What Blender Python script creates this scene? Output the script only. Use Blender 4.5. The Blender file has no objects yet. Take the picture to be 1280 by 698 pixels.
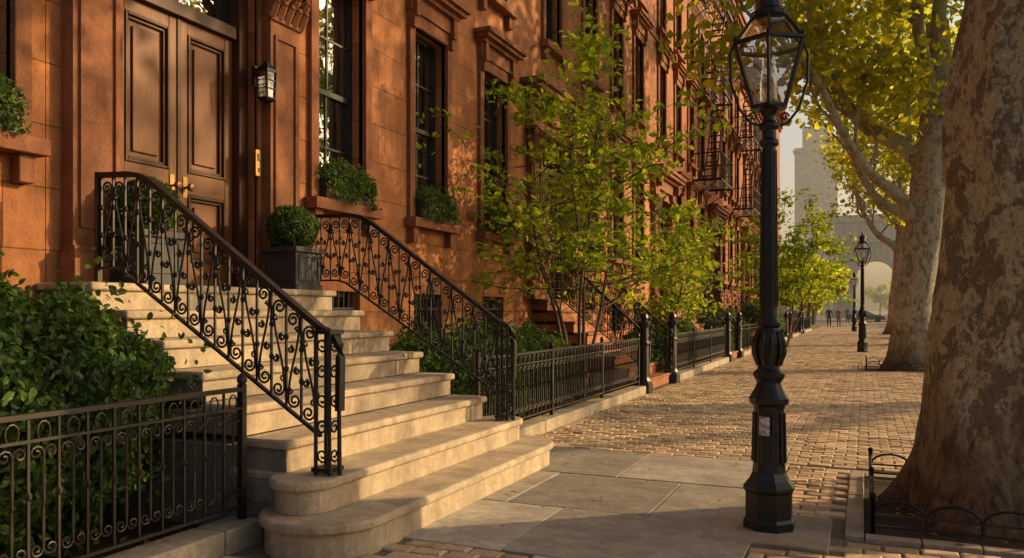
import bpy, math, random
import numpy as np
from mathutils import Vector, noise
random.seed(7); rng=np.random.default_rng(7)
scene=bpy.context.scene
PI=math.pi

# ---------------------------------------------------------------- materials
def new_mat(name):
    m=bpy.data.materials.new(name); m.use_nodes=True
    nt=m.node_tree; nt.nodes.clear()
    out=nt.nodes.new('ShaderNodeOutputMaterial')
    return m,nt,out
def nd(nt,typ,ins=None,**props):
    n=nt.nodes.new(typ)
    for k,v in props.items(): setattr(n,k,v)
    if ins:
        for k,v in ins.items():
            if isinstance(v,bpy.types.NodeSocket): nt.links.new(v,n.inputs[k])
            else: n.inputs[k].default_value=v
    return n
def rgb(c): return (c[0],c[1],c[2],1.0)
def mixc(nt,fac,a,b,bt='MIX'):
    n=nt.nodes.new('ShaderNodeMix'); n.data_type='RGBA'; n.blend_type=bt
    for i,v in ((0,fac),(6,a),(7,b)):
        if isinstance(v,bpy.types.NodeSocket): nt.links.new(v,n.inputs[i])
        elif i==0: n.inputs[0].default_value=v
        else: n.inputs[i].default_value=rgb(v)
    return n.outputs[2]
def ramp(nt,fac,stops,interp='LINEAR'):
    n=nt.nodes.new('ShaderNodeValToRGB'); nt.links.new(fac,n.inputs[0])
    cr=n.color_ramp; cr.interpolation=interp
    while len(cr.elements)<len(stops): cr.elements.new(0.5)
    for e,(p,c) in zip(cr.elements,stops):
        e.position=p; e.color=rgb(c) if not isinstance(c,(int,float)) else (c,c,c,1)
    return n.outputs[0]
def mathn(nt,op,a,b=0.0,clamp=False):
    n=nt.nodes.new('ShaderNodeMath'); n.operation=op; n.use_clamp=clamp
    for i,v in ((0,a),(1,b)):
        if isinstance(v,bpy.types.NodeSocket): nt.links.new(v,n.inputs[i])
        else: n.inputs[i].default_value=v
    return n.outputs[0]
def coords(nt,scale=(1,1,1)):
    tc=nd(nt,'ShaderNodeTexCoord')
    mp=nd(nt,'ShaderNodeMapping',{'Vector':tc.outputs['Object'],'Scale':scale})
    return mp.outputs[0]
def noiset(nt,vec,scale,detail=4,rough=0.6):
    return nd(nt,'ShaderNodeTexNoise',{'Vector':vec,'Scale':scale,'Detail':detail,'Roughness':rough}).outputs[0]
def finish(nt,out,color,rough=0.7,bump=None,bstr=0.3,bdist=0.01,metal=0.0,spec=0.5,coat=0.0):
    p=nd(nt,'ShaderNodeBsdfPrincipled',{'Metallic':metal,'Specular IOR Level':spec,'Coat Weight':coat})
    for k,v in (('Base Color',color),('Roughness',rough)):
        if isinstance(v,bpy.types.NodeSocket): nt.links.new(v,p.inputs[k])
        else: p.inputs[k].default_value=rgb(v) if k=='Base Color' else v
    if bump is not None:
        b=nd(nt,'ShaderNodeBump',{'Height':bump,'Strength':bstr,'Distance':bdist})
        nt.links.new(b.outputs[0],p.inputs['Normal'])
    nt.links.new(p.outputs[0],out.inputs[0])
    return p

def m_stone(name,c1,c2,rough=0.8,sc=1.0,grain=60,joints=None,island=0.0,bdist=0.006,stain=0.35,blotch=0.0):
    m,nt,out=new_mat(name); v=coords(nt)
    n1=noiset(nt,v,1.3*sc,5,0.65); n2=noiset(nt,v,grain,3,0.7); n3=noiset(nt,v,9*sc,5,0.65)
    col=mixc(nt,ramp(nt,n1,[(0.3,0.0),(0.7,1.0)]),c1,c2)
    col=mixc(nt,0.6,col,ramp(nt,n3,[(0.25,(0.55,0.55,0.55)),(0.75,(1.3,1.3,1.3))]),'MULTIPLY')
    col=mixc(nt,0.65,col,ramp(nt,n2,[(0.3,(0.7,0.7,0.7)),(0.7,(1.22,1.22,1.22))]),'MULTIPLY')
    sv=coords(nt,(1,2.2,0.35)); sn=noiset(nt,sv,1.6,6,0.75)
    col=mixc(nt,stain,col,ramp(nt,sn,[(0.35,(0.42,0.37,0.34)),(0.6,(1.0,1.0,1.0))]),'MULTIPLY')
    if blotch>0:
        bn=noiset(nt,v,3.2,6,0.75)
        col=mixc(nt,blotch,col,ramp(nt,bn,[(0.38,(0.42,0.40,0.38)),(0.52,(1.0,1.0,1.0))]),'MULTIPLY')
    if island>0:
        g=nd(nt,'ShaderNodeNewGeometry')
        col=mixc(nt,1.0,col,ramp(nt,g.outputs['Random Per Island'],[(0,(1-island,)*3),(1,(1+island,)*3)]),'MULTIPLY')
    h=mathn(nt,'ADD',n2,mathn(nt,'MULTIPLY',n3,1.5))
    if joints:
        tc=nd(nt,'ShaderNodeTexCoord'); s=nd(nt,'ShaderNodeSeparateXYZ',{0:tc.outputs['Object']})
        cb=nd(nt,'ShaderNodeCombineXYZ',{0:s.outputs[1],1:s.outputs[2]})
        br=nd(nt,'ShaderNodeTexBrick',{'Vector':cb.outputs[0],'Color1':(0.80,0.79,0.78,1),'Color2':(1.15,1.12,1.10,1),'Mortar':(0.45,0.42,0.4,1),
              'Scale':1.0,'Mortar Size':joints[2],'Mortar Smooth':0.3,'Brick Width':joints[0],'Row Height':joints[1]})
        col=mixc(nt,1.0,col,br.outputs[0],'MULTIPLY')
        h=mathn(nt,'SUBTRACT',h,mathn(nt,'MULTIPLY',br.outputs[1],3.0))
    finish(nt,out,col,rough,h,0.6,bdist,spec=0.3)
    return m
def m_plain(name,c,rough=0.5,metal=0.0,var=0.25,sc=8,bd=0.002,spec=0.5,coat=0.0):
    m,nt,out=new_mat(name); v=coords(nt)
    n=noiset(nt,v,sc,5,0.65)
    col=mixc(nt,1.0,c,ramp(nt,n,[(0.3,(1-var,)*3),(0.7,(1+var,)*3)]),'MULTIPLY')
    r=mathn(nt,'ADD',mathn(nt,'MULTIPLY',n,0.25),rough-0.12)
    finish(nt,out,col,r,noiset(nt,v,sc*12,3,0.6),0.35,bd,metal,spec,coat)
    return m
def m_leaf(name,a,b,c,trans=0.45,nsc=1.2,tcol=None):
    m,nt,out=new_mat(name); v=coords(nt)
    g=nd(nt,'ShaderNodeNewGeometry')
    col=ramp(nt,g.outputs['Random Per Island'],[(0,a),(0.55,b),(1,c)])
    n=noiset(nt,v,nsc,3,0.6)
    col=mixc(nt,1.0,col,ramp(nt,n,[(0.3,(0.65,0.65,0.65)),(0.7,(1.25,1.25,1.2))]),'MULTIPLY')
    p=nd(nt,'ShaderNodeBsdfPrincipled',{'Base Color':col,'Roughness':0.5,'Specular IOR Level':0.35})
    t=nd(nt,'ShaderNodeBsdfTranslucent',{'Color':mixc(nt,1.0,col,tcol or (2.4,2.1,1.0),'MULTIPLY')})
    mx=nd(nt,'ShaderNodeMixShader',{0:trans,1:p.outputs[0],2:t.outputs[0]})
    nt.links.new(mx.outputs[0],out.inputs[0]); return m
def m_glass_dark(name):
    m,nt,out=new_mat(name); v=coords(nt)
    n=noiset(nt,v,2.2,2,0.5)
    b=nd(nt,'ShaderNodeBump',{'Height':n,'Strength':0.3,'Distance':0.02})
    d=nd(nt,'ShaderNodeBsdfDiffuse',{0:(0.012,0.011,0.010,1)})
    g=nd(nt,'ShaderNodeBsdfGlossy',{0:(0.95,0.95,0.95,1),'Roughness':0.02,'Normal':b.outputs[0]})
    lw=nd(nt,'ShaderNodeFresnel',{'IOR':1.9})
    mx=nd(nt,'ShaderNodeMixShader',{0:mathn(nt,'ADD',mathn(nt,'MULTIPLY',lw.outputs[0],1.6),0.14,True),1:d.outputs[0],2:g.outputs[0]})
    nt.links.new(mx.outputs[0],out.inputs[0]); return m
def m_glass_clear(name):
    m,nt,out=new_mat(name)
    g=nd(nt,'ShaderNodeBsdfGlossy',{'Roughness':0.05}); t=nd(nt,'ShaderNodeBsdfTransparent',{0:(0.86,0.86,0.82,1)})
    lw=nd(nt,'ShaderNodeLayerWeight',{'Blend':0.35})
    mx=nd(nt,'ShaderNodeMixShader',{0:mathn(nt,'ADD',mathn(nt,'MULTIPLY',lw.outputs['Facing'],0.6),0.07,True),1:t.outputs[0],2:g.outputs[0]})
    nt.links.new(mx.outputs[0],out.inputs[0]); return m
def m_wood(name,c1,c2,rough=0.4):
    m,nt,out=new_mat(name); v=coords(nt,(1,9,0.7))
    n=noiset(nt,v,6,6,0.7); n2=noiset(nt,v,40,3,0.7)
    col=mixc(nt,ramp(nt,n,[(0.3,0.0),(0.7,1.0)]),c1,c2)
    col=mixc(nt,0.5,col,ramp(nt,n2,[(0.3,(0.7,)*3),(0.7,(1.15,)*3)]),'MULTIPLY')
    finish(nt,out,col,rough,n2,0.3,0.002,spec=0.3); return m
def m_bark(name,stops,low,contrast=0.8):
    m,nt,out=new_mat(name); v=coords(nt,(1,1,0.6))
    w=nd(nt,'ShaderNodeTexNoise',{'Vector':v,'Scale':6.0,'Detail':5,'Roughness':0.7})
    sc=nd(nt,'ShaderNodeVectorMath',{0:w.outputs['Color'],1:(0.35,0.35,0.35)},operation='MULTIPLY')
    vv=nd(nt,'ShaderNodeVectorMath',{0:v,1:sc.outputs[0]},operation='ADD')
    n1=noiset(nt,vv.outputs[0],6.5,2,0.5); n2=noiset(nt,vv.outputs[0],15,3,0.55)
    f=mathn(nt,'ADD',mathn(nt,'MULTIPLY',n1,0.55),mathn(nt,'MULTIPLY',n2,0.45))
    col=ramp(nt,f,stops)
    fine=noiset(nt,v,45,5,0.75)
    col=mixc(nt,0.85,col,ramp(nt,fine,[(0.3,(0.55,)*3),(0.7,(1.3,)*3)]),'MULTIPLY')
    tc=nd(nt,'ShaderNodeTexCoord'); sz=nd(nt,'ShaderNodeSeparateXYZ',{0:tc.outputs['Object']})
    hz=mathn(nt,'ADD',sz.outputs[2],mathn(nt,'MULTIPLY',noiset(nt,v,4,4,0.6),1.4))
    lowf=ramp(nt,mathn(nt,'DIVIDE',hz,3.0),[(0.26,1.0),(0.58,0.0)])
    ridge=noiset(nt,coords(nt,(3,3,0.7)),7,6,0.75)
    lowc=ramp(nt,ridge,[(0.35,(low[0]*0.3,low[1]*0.3,low[2]*0.3)),(0.5,low),(0.66,(low[0]*1.7,low[1]*1.8,low[2]*1.8))])
    col=mixc(nt,lowf,col,lowc)
    fs=ramp(nt,f,[(0.42,0.0),(0.47,1.0)])
    h=mathn(nt,'ADD',mathn(nt,'MULTIPLY',fs,0.5),mathn(nt,'ADD',fine,mathn(nt,'MULTIPLY',mathn(nt,'MULTIPLY',lowf,ridge),4.0)))
    finish(nt,out,col,0.85,h,0.9,0.03,spec=0.2); return m

M={}
M['brown']=m_stone('brownstone',(0.43,0.165,0.062),(0.53,0.22,0.088),joints=(1.05,0.46,0.006),stain=0.5,bdist=0.010,blotch=0.25)
M['brown2']=m_stone('brownstone_dark',(0.37,0.14,0.065),(0.45,0.18,0.085),joints=(1.1,0.5,0.006),blotch=0.25)
M['brick']=m_stone('red_brick',(0.36,0.105,0.05),(0.43,0.145,0.07),joints=(0.22,0.075,0.006))
M['trim']=m_stone('brownstone_trim',(0.27,0.105,0.050),(0.36,0.145,0.070),stain=0.5,blotch=0.3)
M['step']=m_stone('limestone_step',(0.48,0.38,0.265),(0.58,0.465,0.33),stain=0.5,grain=90,blotch=0.3,bdist=0.008)
M['stepside']=m_stone('step_side_grey',(0.25,0.22,0.19),(0.33,0.29,0.25),stain=0.6,grain=110)  # darker and greyer than the treads, on left-facing cheeks only
M['iron']=m_plain('wrought_iron',(0.014,0.011,0.010),0.45,0.0,0.4,20,0.001,0.4)
M['ironrust']=m_plain('iron_worn',(0.022,0.015,0.011),0.5,0.0,0.5,14,0.001,0.4)
M['lampblack']=m_plain('black_paint',(0.008,0.008,0.009),0.36,0.0,0.4,25,0.001,0.4)
M['frame']=m_plain('window_frame_paint',(0.02,0.02,0.018),0.4)
M['glass']=m_glass_dark('window_glass')
M['clear']=m_glass_clear('lantern_glass')
M['wood']=m_wood('door_wood',(0.14,0.048,0.014),(0.24,0.085,0.024),0.5)
M['wood_d']=m_wood('door_wood_dark',(0.06,0.023,0.010),(0.10,0.038,0.016),0.5)
M['brass']=m_plain('brass',(0.26,0.16,0.06),0.5,1.0,0.3,12)
M['planter']=m_plain('lead_planter',(0.035,0.034,0.034),0.6)
M['wplanter']=m_plain('window_planter',(0.05,0.035,0.025),0.6)
M['soil']=m_stone('soil',(0.045,0.028,0.018),(0.09,0.055,0.032),0.95,3,30,bdist=0.04,stain=0.2)
M['asphalt']=m_stone('asphalt',(0.045,0.045,0.047),(0.06,0.058,0.056),0.85,0.5,90,stain=0.3)
M['mortar']=m_stone('mortar_sand',(0.17,0.13,0.09),(0.23,0.18,0.12),0.95,2,80)
M['cobble']=m_stone('cobble_brick',(0.47,0.33,0.20),(0.60,0.43,0.27),0.8,1.2,70,island=0.35,stain=0.3,blotch=0.2)
M['slab']=m_stone('bluestone_slab',(0.34,0.30,0.25),(0.47,0.42,0.35),0.8,1.3,80,island=0.36,stain=0.45,blotch=0.3)
M['kerb']=m_stone('kerb_granite',(0.36,0.29,0.21),(0.45,0.37,0.27),0.8,2,70,island=0.15,stain=0.5)
M['white']=m_plain('white_marking',(0.7,0.7,0.68),0.7)
M['marble']=m_stone('arch_marble',(0.46,0.41,0.34),(0.54,0.48,0.40),0.7,0.3,3,stain=0.4)
M['tower']=m_stone('tower_stone',(0.52,0.46,0.38),(0.60,0.54,0.45),0.7,0.1,1)
M['grass']=m_stone('grass_ground',(0.05,0.07,0.02),(0.08,0.09,0.03),0.95,0.3,20)
M['bark']=m_bark('plane_bark',[(0.0,(0.12,0.09,0.06)),(0.41,(0.22,0.175,0.12)),(0.47,(0.26,0.215,0.14)),(0.50,(0.42,0.37,0.24)),(0.56,(0.50,0.45,0.30)),(0.62,(0.28,0.235,0.155))],(0.19,0.115,0.065))
M['bark2']=m_bark('plane_bark_pale',[(0.0,(0.18,0.14,0.10)),(0.42,(0.29,0.24,0.17)),(0.47,(0.44,0.39,0.29)),(0.55,(0.54,0.49,0.37)),(0.62,(0.33,0.28,0.20))],(0.22,0.15,0.09))
M['twig']=m_plain('twig_bark',(0.11,0.07,0.045),0.8)
M['leaf_small']=m_leaf('leaf_dogwood',(0.09,0.155,0.014),(0.16,0.235,0.02),(0.26,0.30,0.03),0.5,1.2,(2.8,2.4,1.0))
M['leaf_plane']=m_leaf('leaf_plane',(0.16,0.20,0.018),(0.23,0.26,0.028),(0.33,0.32,0.045),0.62,0.6,(2.8,2.5,1.1))
M['leaf_bush']=m_leaf('leaf_bush',(0.03,0.07,0.012),(0.055,0.11,0.018),(0.11,0.165,0.03),0.28,2.5)
M['leaf_box']=m_leaf('leaf_boxwood',(0.04,0.085,0.012),(0.07,0.125,0.018),(0.12,0.175,0.03),0.28,5)
M['leaf_dry']=m_leaf('leaf_dry',(0.22,0.10,0.03),(0.30,0.16,0.05),(0.35,0.24,0.08),0.2)
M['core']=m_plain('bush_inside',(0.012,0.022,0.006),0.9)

# ---------------------------------------------------------------- builder
def empty(name,loc=(0,0,0)):
    e=bpy.data.objects.new(name,None); e.location=loc; e.empty_display_size=0.3
    scene.collection.objects.link(e); return e
class MB:
    def __init__(s): s.v=[]; s.f=[]; s.m=[]
    def add(s,vs,fs,m=0):
        o=len(s.v); s.v.extend([tuple(v) for v in vs])
        for f in fs: s.f.append(tuple(i+o for i in f)); s.m.append(m)
    def box(s,x0,x1,y0,y1,z0,z1,m=0):
        if x1<x0:x0,x1=x1,x0
        if y1<y0:y0,y1=y1,y0
        if z1<z0:z0,z1=z1,z0
        s.add([(x0,y0,z0),(x1,y0,z0),(x1,y1,z0),(x0,y1,z0),(x0,y0,z1),(x1,y0,z1),(x1,y1,z1),(x0,y1,z1)],
              [(0,3,2,1),(4,5,6,7),(0,1,5,4),(1,2,6,5),(2,3,7,6),(3,0,4,7)],m)
    def quad(s,a,b,c,d,m=0): s.add([a,b,c,d],[(0,1,2,3)],m)
    def extr(s,poly,z0,z1,m=0):
        n=len(poly)
        vs=[(p[0],p[1],z0) for p in poly]+[(p[0],p[1],z1) for p in poly]
        fs=[tuple(range(n-1,-1,-1)),tuple(range(n,2*n))]+[(i,(i+1)%n,n+(i+1)%n,n+i) for i in range(n)]
        s.add(vs,fs,m)
    def extr_y(s,poly,y0,y1,m=0):
        n=len(poly)
        vs=[(p[0],y0,p[1]) for p in poly]+[(p[0],y1,p[1]) for p in poly]
        fs=[tuple(range(n)),tuple(range(2*n-1,n-1,-1))]+[(i,n+i,n+(i+1)%n,(i+1)%n) for i in range(n)]
        s.add(vs,fs,m)
    def tube(s,pts,r,n=6,m=0,caps=True):
        pts=[Vector(p) for p in pts]; k=len(pts)
        rs=r if isinstance(r,(list,tuple)) else [r]*k
        t0=(pts[1]-pts[0]).normalized()
        up=Vector((0,0,1)) if abs(t0.z)<0.9 else Vector((1,0,0))
        u=t0.cross(up).normalized(); vs=[]
        for i in range(k):
            t=(pts[min(i+1,k-1)]-pts[max(i-1,0)])
            if t.length<1e-9: t=t0.copy()
            t.normalize(); u=(u-t*u.dot(t))
            if u.length<1e-6: u=t.orthogonal()
            u.normalize(); w=t.cross(u)
            for j in range(n):
                a=2*PI*(j+0.5)/n
                vs.append(pts[i]+(u*math.cos(a)+w*math.sin(a))*rs[i])
        fs=[(i*n+j,i*n+(j+1)%n,(i+1)*n+(j+1)%n,(i+1)*n+j) for i in range(k-1) for j in range(n)]
        if caps: fs+= [tuple(range(n-1,-1,-1)),tuple((k-1)*n+j for j in range(n))]
        s.add(vs,fs,m)
    def lathe(s,cx,cy,prof,n=20,m=0,off=0.0):
        vs=[];k=len(prof)
        for r,z in prof:
            for j in range(n):
                a=2*PI*j/n+off; vs.append((cx+r*math.cos(a),cy+r*math.sin(a),z))
        fs=[(i*n+j,i*n+(j+1)%n,(i+1)*n+(j+1)%n,(i+1)*n+j) for i in range(k-1) for j in range(n)]
        fs+=[tuple(range(n-1,-1,-1)),tuple((k-1)*n+j for j in range(n))]
        s.add(vs,fs,m)
    def obj(s,name,mats,parent=None,bevel=0,seg=2,smooth=False,loc=None):
        me=bpy.data.meshes.new(name); me.from_pydata(s.v,[],s.f); me.update()
        for mm in (mats if isinstance(mats,(list,tuple)) else [mats]): me.materials.append(M[mm] if isinstance(mm,str) else mm)
        me.polygons.foreach_set('material_index',s.m)
        if smooth: me.polygons.foreach_set('use_smooth',[True]*len(s.f))
        o=bpy.data.objects.new(name,me); scene.collection.objects.link(o)
        if parent: o.parent=parent
        if loc: o.location=loc
        if bevel:
            b=o.modifiers.new('bevel','BEVEL'); b.width=bevel; b.segments=seg; b.limit_method='ANGLE'; b.angle_limit=math.radians(40)
        return o
def inst(o,name,parent=None,loc=(0,0,0),rotz=0,scale=1):
    n=bpy.data.objects.new(name,o.data); scene.collection.objects.link(n)
    n.location=loc; n.rotation_euler=(0,0,rotz); n.scale=(scale,)*3
    if parent: n.parent=parent
    return n

# ---------------------------------------------------------------- leaves
def unit(a): return a/np.maximum(np.linalg.norm(a,axis=1,keepdims=True),1e-9)
def leaves(name,pos,size,mat,parent=None,nrm=None,aspect=0.55,flat=0.0,loc=None,nbias=1.0):
    N=len(pos); pos=np.asarray(pos,float)
    L=size*rng.uniform(0.65,1.3,(N,1))
    n=rng.normal(size=(N,3))
    if nrm is not None: n=unit(n)+nrm*nbias
    n[:,2]+=flat; n=unit(n)
    u=rng.normal(size=(N,3)); u[:,2]-=0.3; u=u-n*np.sum(u*n,axis=1,keepdims=True); u=unit(u)
    v=np.cross(n,u); W=L*aspect*0.5; b=pos-u*L*0.5
    fold=n*W*0.35
    V=np.stack([b,b+u*L*0.32+v*W+fold,b+u*L*0.68+v*W*0.8+fold,b+u*L-fold*0.5,b+u*L*0.68-v*W*0.8+fold,b+u*L*0.32-v*W+fold],axis=1).reshape(-1,3)
    base=(np.arange(N)*6)[:,None]
    F=np.concatenate([base+np.array([0,1,2,3]),base+np.array([0,3,4,5])],axis=1).reshape(-1,4)
    me=bpy.data.meshes.new(name); me.from_pydata(V.tolist(),[],F.tolist()); me.update()
    me.materials.append(M[mat])
    o=bpy.data.objects.new(name,me); scene.collection.objects.link(o)
    if parent: o.parent=parent
    if loc: o.location=loc
    return o
def ellipsoid_pts(N,c,r,shell=0.75,lump=0.18,lf=2.2,seed=0):
    d=unit(rng.normal(size=(N,3))); rad=shell+(1-shell)*rng.random((N,1))**0.6
    lum=np.array([noise.noise(Vector((x*lf+seed,y*lf,z*lf))) for x,y,z in d.tolist()])[:,None]
    lum2=np.array([noise.noise(Vector((x*lf*3+seed,y*lf*3,z*lf*3))) for x,y,z in d.tolist()])[:,None]
    rad=rad*(1+lump*lum*1.6+lump*0.7*lum2)
    return np.array(c)+d*rad*np.array(r),unit(d/np.array(r))
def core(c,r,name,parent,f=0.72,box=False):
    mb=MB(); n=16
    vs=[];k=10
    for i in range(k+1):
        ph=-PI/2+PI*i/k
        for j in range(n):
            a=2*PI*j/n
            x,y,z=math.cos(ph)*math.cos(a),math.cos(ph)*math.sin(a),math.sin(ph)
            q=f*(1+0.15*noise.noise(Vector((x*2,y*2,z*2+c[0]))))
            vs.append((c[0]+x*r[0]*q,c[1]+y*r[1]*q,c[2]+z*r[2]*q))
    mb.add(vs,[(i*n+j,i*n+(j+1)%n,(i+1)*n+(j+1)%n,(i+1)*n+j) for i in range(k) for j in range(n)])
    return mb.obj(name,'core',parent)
def bush(name,blobs,size,mat='leaf_bush',dens=2600,**k):
    e=empty(name); P=[];Nn=[]
    for i,(c,r) in enumerate(blobs):
        area=4*PI*((r[0]*r[1]+r[0]*r[2]+r[1]*r[2])/3)
        p,n=ellipsoid_pts(int(area*dens),c,r,0.72,k.get('lump',0.18),2.2,i*7.3)
        msk=p[:,2]>0.04; P.append(p[msk]);Nn.append(n[msk])
        p,n=ellipsoid_pts(int(area*dens*0.06),c,(r[0]*1.12,r[1]*1.12,r[2]*1.14),0.9,0.3,2.2,i*3.3)
        msk=p[:,2]>0.04; P.append(p[msk]);Nn.append(n[msk])
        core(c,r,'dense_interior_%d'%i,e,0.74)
    leaves('foliage',np.concatenate(P),size,mat,e,np.concatenate(Nn),nbias=0.9,aspect=k.get('aspect',0.6))
    return e

# ---------------------------------------------------------------- iron work
def spiral(c,r0,a0,turns,sg,n=12,f=0.78):
    return [(c[0]+r0*(1-f*t)*math.cos(a0+sg*turns*2*PI*t),c[1]+r0*(1-f*t)*math.sin(a0+sg*turns*2*PI*t)) for t in [i/(n-1) for i in range(n)]]
def iron_run(mb,P,s0,s1,zb,zt,sp=0.12,style='fence',bar=0.009,m=0):
    k=max(1,round((s1-s0)/sp)); d=(s1-s0)/k
    def tb(pts,r,n=5): mb.tube([P(a,b) for a,b in pts],r,n,m)
    for i in range(k+1):
        s=s0+d*i; tb([(s,zb(s)),(s,zt(s))],bar,4)
        if style=='fence':
            zc=zb(s)+(zt(s)-zb(s))*0.5
            tb([(s,zc-0.02),(s,zc-0.008),(s,zc+0.008),(s,zc+0.02)],[bar,bar*1.9,bar*1.9,bar],5)
        if style=='stair':
            for q in (0.36,0.66):
                zc=zb(s)+(zt(s)-zb(s))*q
                tb([(s,zc-0.02),(s,zc-0.008),(s,zc+0.008),(s,zc+0.02)],[bar,bar*1.8,bar*1.8,bar],5)
    for i in range(k):
        s=s0+d*(i+0.5); b=zb(s); t=zt(s); R=d*0.23
        if style=='fence':
            for sg in(-1,1):
                c=(s+sg*R*1.02,t-0.125-R*1.0)
                pts=[(s,t-0.40),(s+sg*0.003,t-0.30)]+spiral(c,R,PI if sg>0 else 0,1.3,-sg,12)
                tb(pts,0.006)
                c=(s+sg*R*1.02,b+0.10); tb([(s,b+0.30),(s+sg*0.003,b+0.2)]+spiral(c,R,PI if sg>0 else 0,1.3,sg,12),0.006)
            tb([(s+R*0.9*math.cos(a),t-0.06+0.045*math.sin(a)) for a in [2*PI*j/10 for j in range(11)]],0.0055)
        elif style=='stair':
            # flowing S-scrolls: long stem curling into a volute at each end, alternating hands
            H=t-b; w=0.0078; hd=1 if i%2==0 else -1
            r1=d*0.40; r2=d*0.30
            c1=(s-hd*0.004,t-0.035-r1); c2=(s+hd*0.004,b+0.035+r1)
            a1=spiral(c1,r1,0 if hd>0 else PI,1.45,hd,18); a2=spiral(c2,r1,PI if hd>0 else 0,1.45,hd,18)
            stem=[]
            p0=Vector(a1[0]); p3=Vector(a2[0]); q1=p0+Vector((0,-H*0.30)); q2=p3+Vector((0,H*0.30))
            for j in range(1,9):
                u=j/9; stem.append(tuple(p0*(1-u)**3+q1*3*u*(1-u)**2+q2*3*u*u*(1-u)+p3*u**3))
            tb(a1[::-1]+stem+a2,w,5)
            for (zc,sg) in ((b+H*0.40,hd),(b+H*0.60,-hd)):
                cc=(s+sg*d*0.20,zc); tb(spiral(cc,r2*0.75,PI/2,1.5,sg,14),w*0.85)
            tb(spiral((s-hd*d*0.27,b+0.035+r1*2.35),r2*0.7,0,1.3,-hd,12),w*0.8)
            tb(spiral((s+hd*d*0.27,t-0.035-r1*2.35),r2*0.7,PI,1.3,-hd,12),w*0.8)
def rail_bar(mb,pts,w,h,m=0):
    pts=[Vector(p) for p in pts]; vs=[]
    for i,p in enumerate(pts):
        t=(pts[min(i+1,len(pts)-1)]-pts[max(i-1,0)]).normalized(); side=t.cross(Vector((0,0,1)))
        side=side.normalized() if side.length>0.02 else Vector((0,1,0))
        up=side.cross(t).normalized()
        vs+=[p-side*w/2-up*h/2,p+side*w/2-up*h/2,p+side*w/2+up*h/2,p-side*w/2+up*h/2]
    k=len(pts)
    fs=[(4*i+j,4*i+(j+1)%4,4*i+4+(j+1)%4,4*i+4+j) for i in range(k-1) for j in range(4)]+[(3,2,1,0),(4*k-4,4*k-3,4*k-2,4*k-1)]
    mb.add(vs,fs,m)
def fence(name,x,y0,y1,h=0.92,base=0.13,sp=0.135,style='fence',post=True):
    e=empty(name); mb=MB()
    P=lambda s,z:(x,s,z)
    iron_run(mb,P,y0,y1,lambda s:base+0.07,lambda s:h-0.015,sp,style)
    rail_bar(mb,[P(y0,h),P(y1,h)],0.045,0.024); rail_bar(mb,[P(y0,h-0.115),P(y1,h-0.115)],0.03,0.014)
    rail_bar(mb,[P(y0,base+0.075),P(y1,base+0.075)],0.03,0.016)
    y=y0
    while post and y<=y1+0.01:
        mb.box(x-0.02,x+0.02,y-0.02,y+0.02,base-0.02,h+0.03); mb.lathe(x,y,[(0.02,h+0.03),(0.032,h+0.05),(0.026,h+0.08),(0.004,h+0.1)],8)
        y+=(y1-y0)/max(1,round((y1-y0)/2.0))
    mb.obj('ironwork',['ironrust' if style=='fence' else 'iron'],e)
    kb=MB(); y=y0-0.06
    while y<y1+0.05:
        yy=min(y+1.6,y1+0.06); kb.box(x-0.12,x+0.12,y+0.004,yy-0.004,-0.02,base); y=yy
    kb.obj('stone_plinth','kerb',e,bevel=0.012)
    return e
def stair_rail(name,y,xs,zt,zbfun,parent,style='stair',newel=(0.4,1.27),sp=0.118):
    mb=MB()
    xa,xb=xs[0],xs[-1]
    xi=np.array(xs); zi=np.array(zt)
    def top(s): return float(np.interp(s,xi,zi))
    P=lambda s,z:(s,y,z)
    iron_run(mb,P,xa+0.03,xb-0.03,zbfun,lambda s:top(s)-0.012,sp,style,0.0095)
    n=24; pts=[]
    for i in range(n+1):
        s=xa+(xb-xa)*i/n
        z=(top(s-0.08)+top(s)+top(s+0.08))/3 if 0<i<n else top(s)
        pts.append(P(s,z))
    zn=pts[-1][2]
    pts+= [P(xb+0.05,zn-0.02),P(xb+0.10,zn-0.05),P(xb+0.135,zn-0.10),P(xb+0.145,zn-0.18),P(xb+0.14,zn-0.5)]
    rail_bar(mb,pts,0.055,0.034)
    rail_bar(mb,[P(xa+(xb-xa)*i/n,zbfun(xa+(xb-xa)*i/n)) for i in range(n+1)],0.03,0.016)
    mb.tube([P(xb+0.135+0.0,zn-0.48),P(xb+0.14,newel[0])],0.014,6)
    mb.box(xa-0.018,xa+0.018,y-0.018,y+0.018,zbfun(xa)-0.1,top(xa)+0.02)
    for dx in(-0.0,0.1):
        for dy in(-0.05,0.05):
            mb.tube([(xb+dx,y+dy,newel[0]),(xb+dx,y+dy,zn-0.03)],0.013,5)
    mb.box(xb-0.02,xb+0.12,y-0.07,y+0.07,zn-0.035,zn-0.01); mb.box(xb-0.02,xb+0.12,y-0.07,y+0.07,newel[0]+0.02,newel[0]+0.045)
    for k in range(5):
        zc=newel[0]+0.12+k*(zn-newel[0]-0.22)/4
        mb.tube([(a,y-0.052,b) for a,b in spiral((xb+0.05,zc),0.048,0,1.4,1 if k%2 else -1,12)],0.007,5)
        mb.tube([(xb+0.102,a+y,b) for a,b in spiral((0,zc),0.048,0,1.4,1 if k%2 else -1,12)],0.007,5)
    return mb.obj(name,['iron'],parent)

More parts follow.
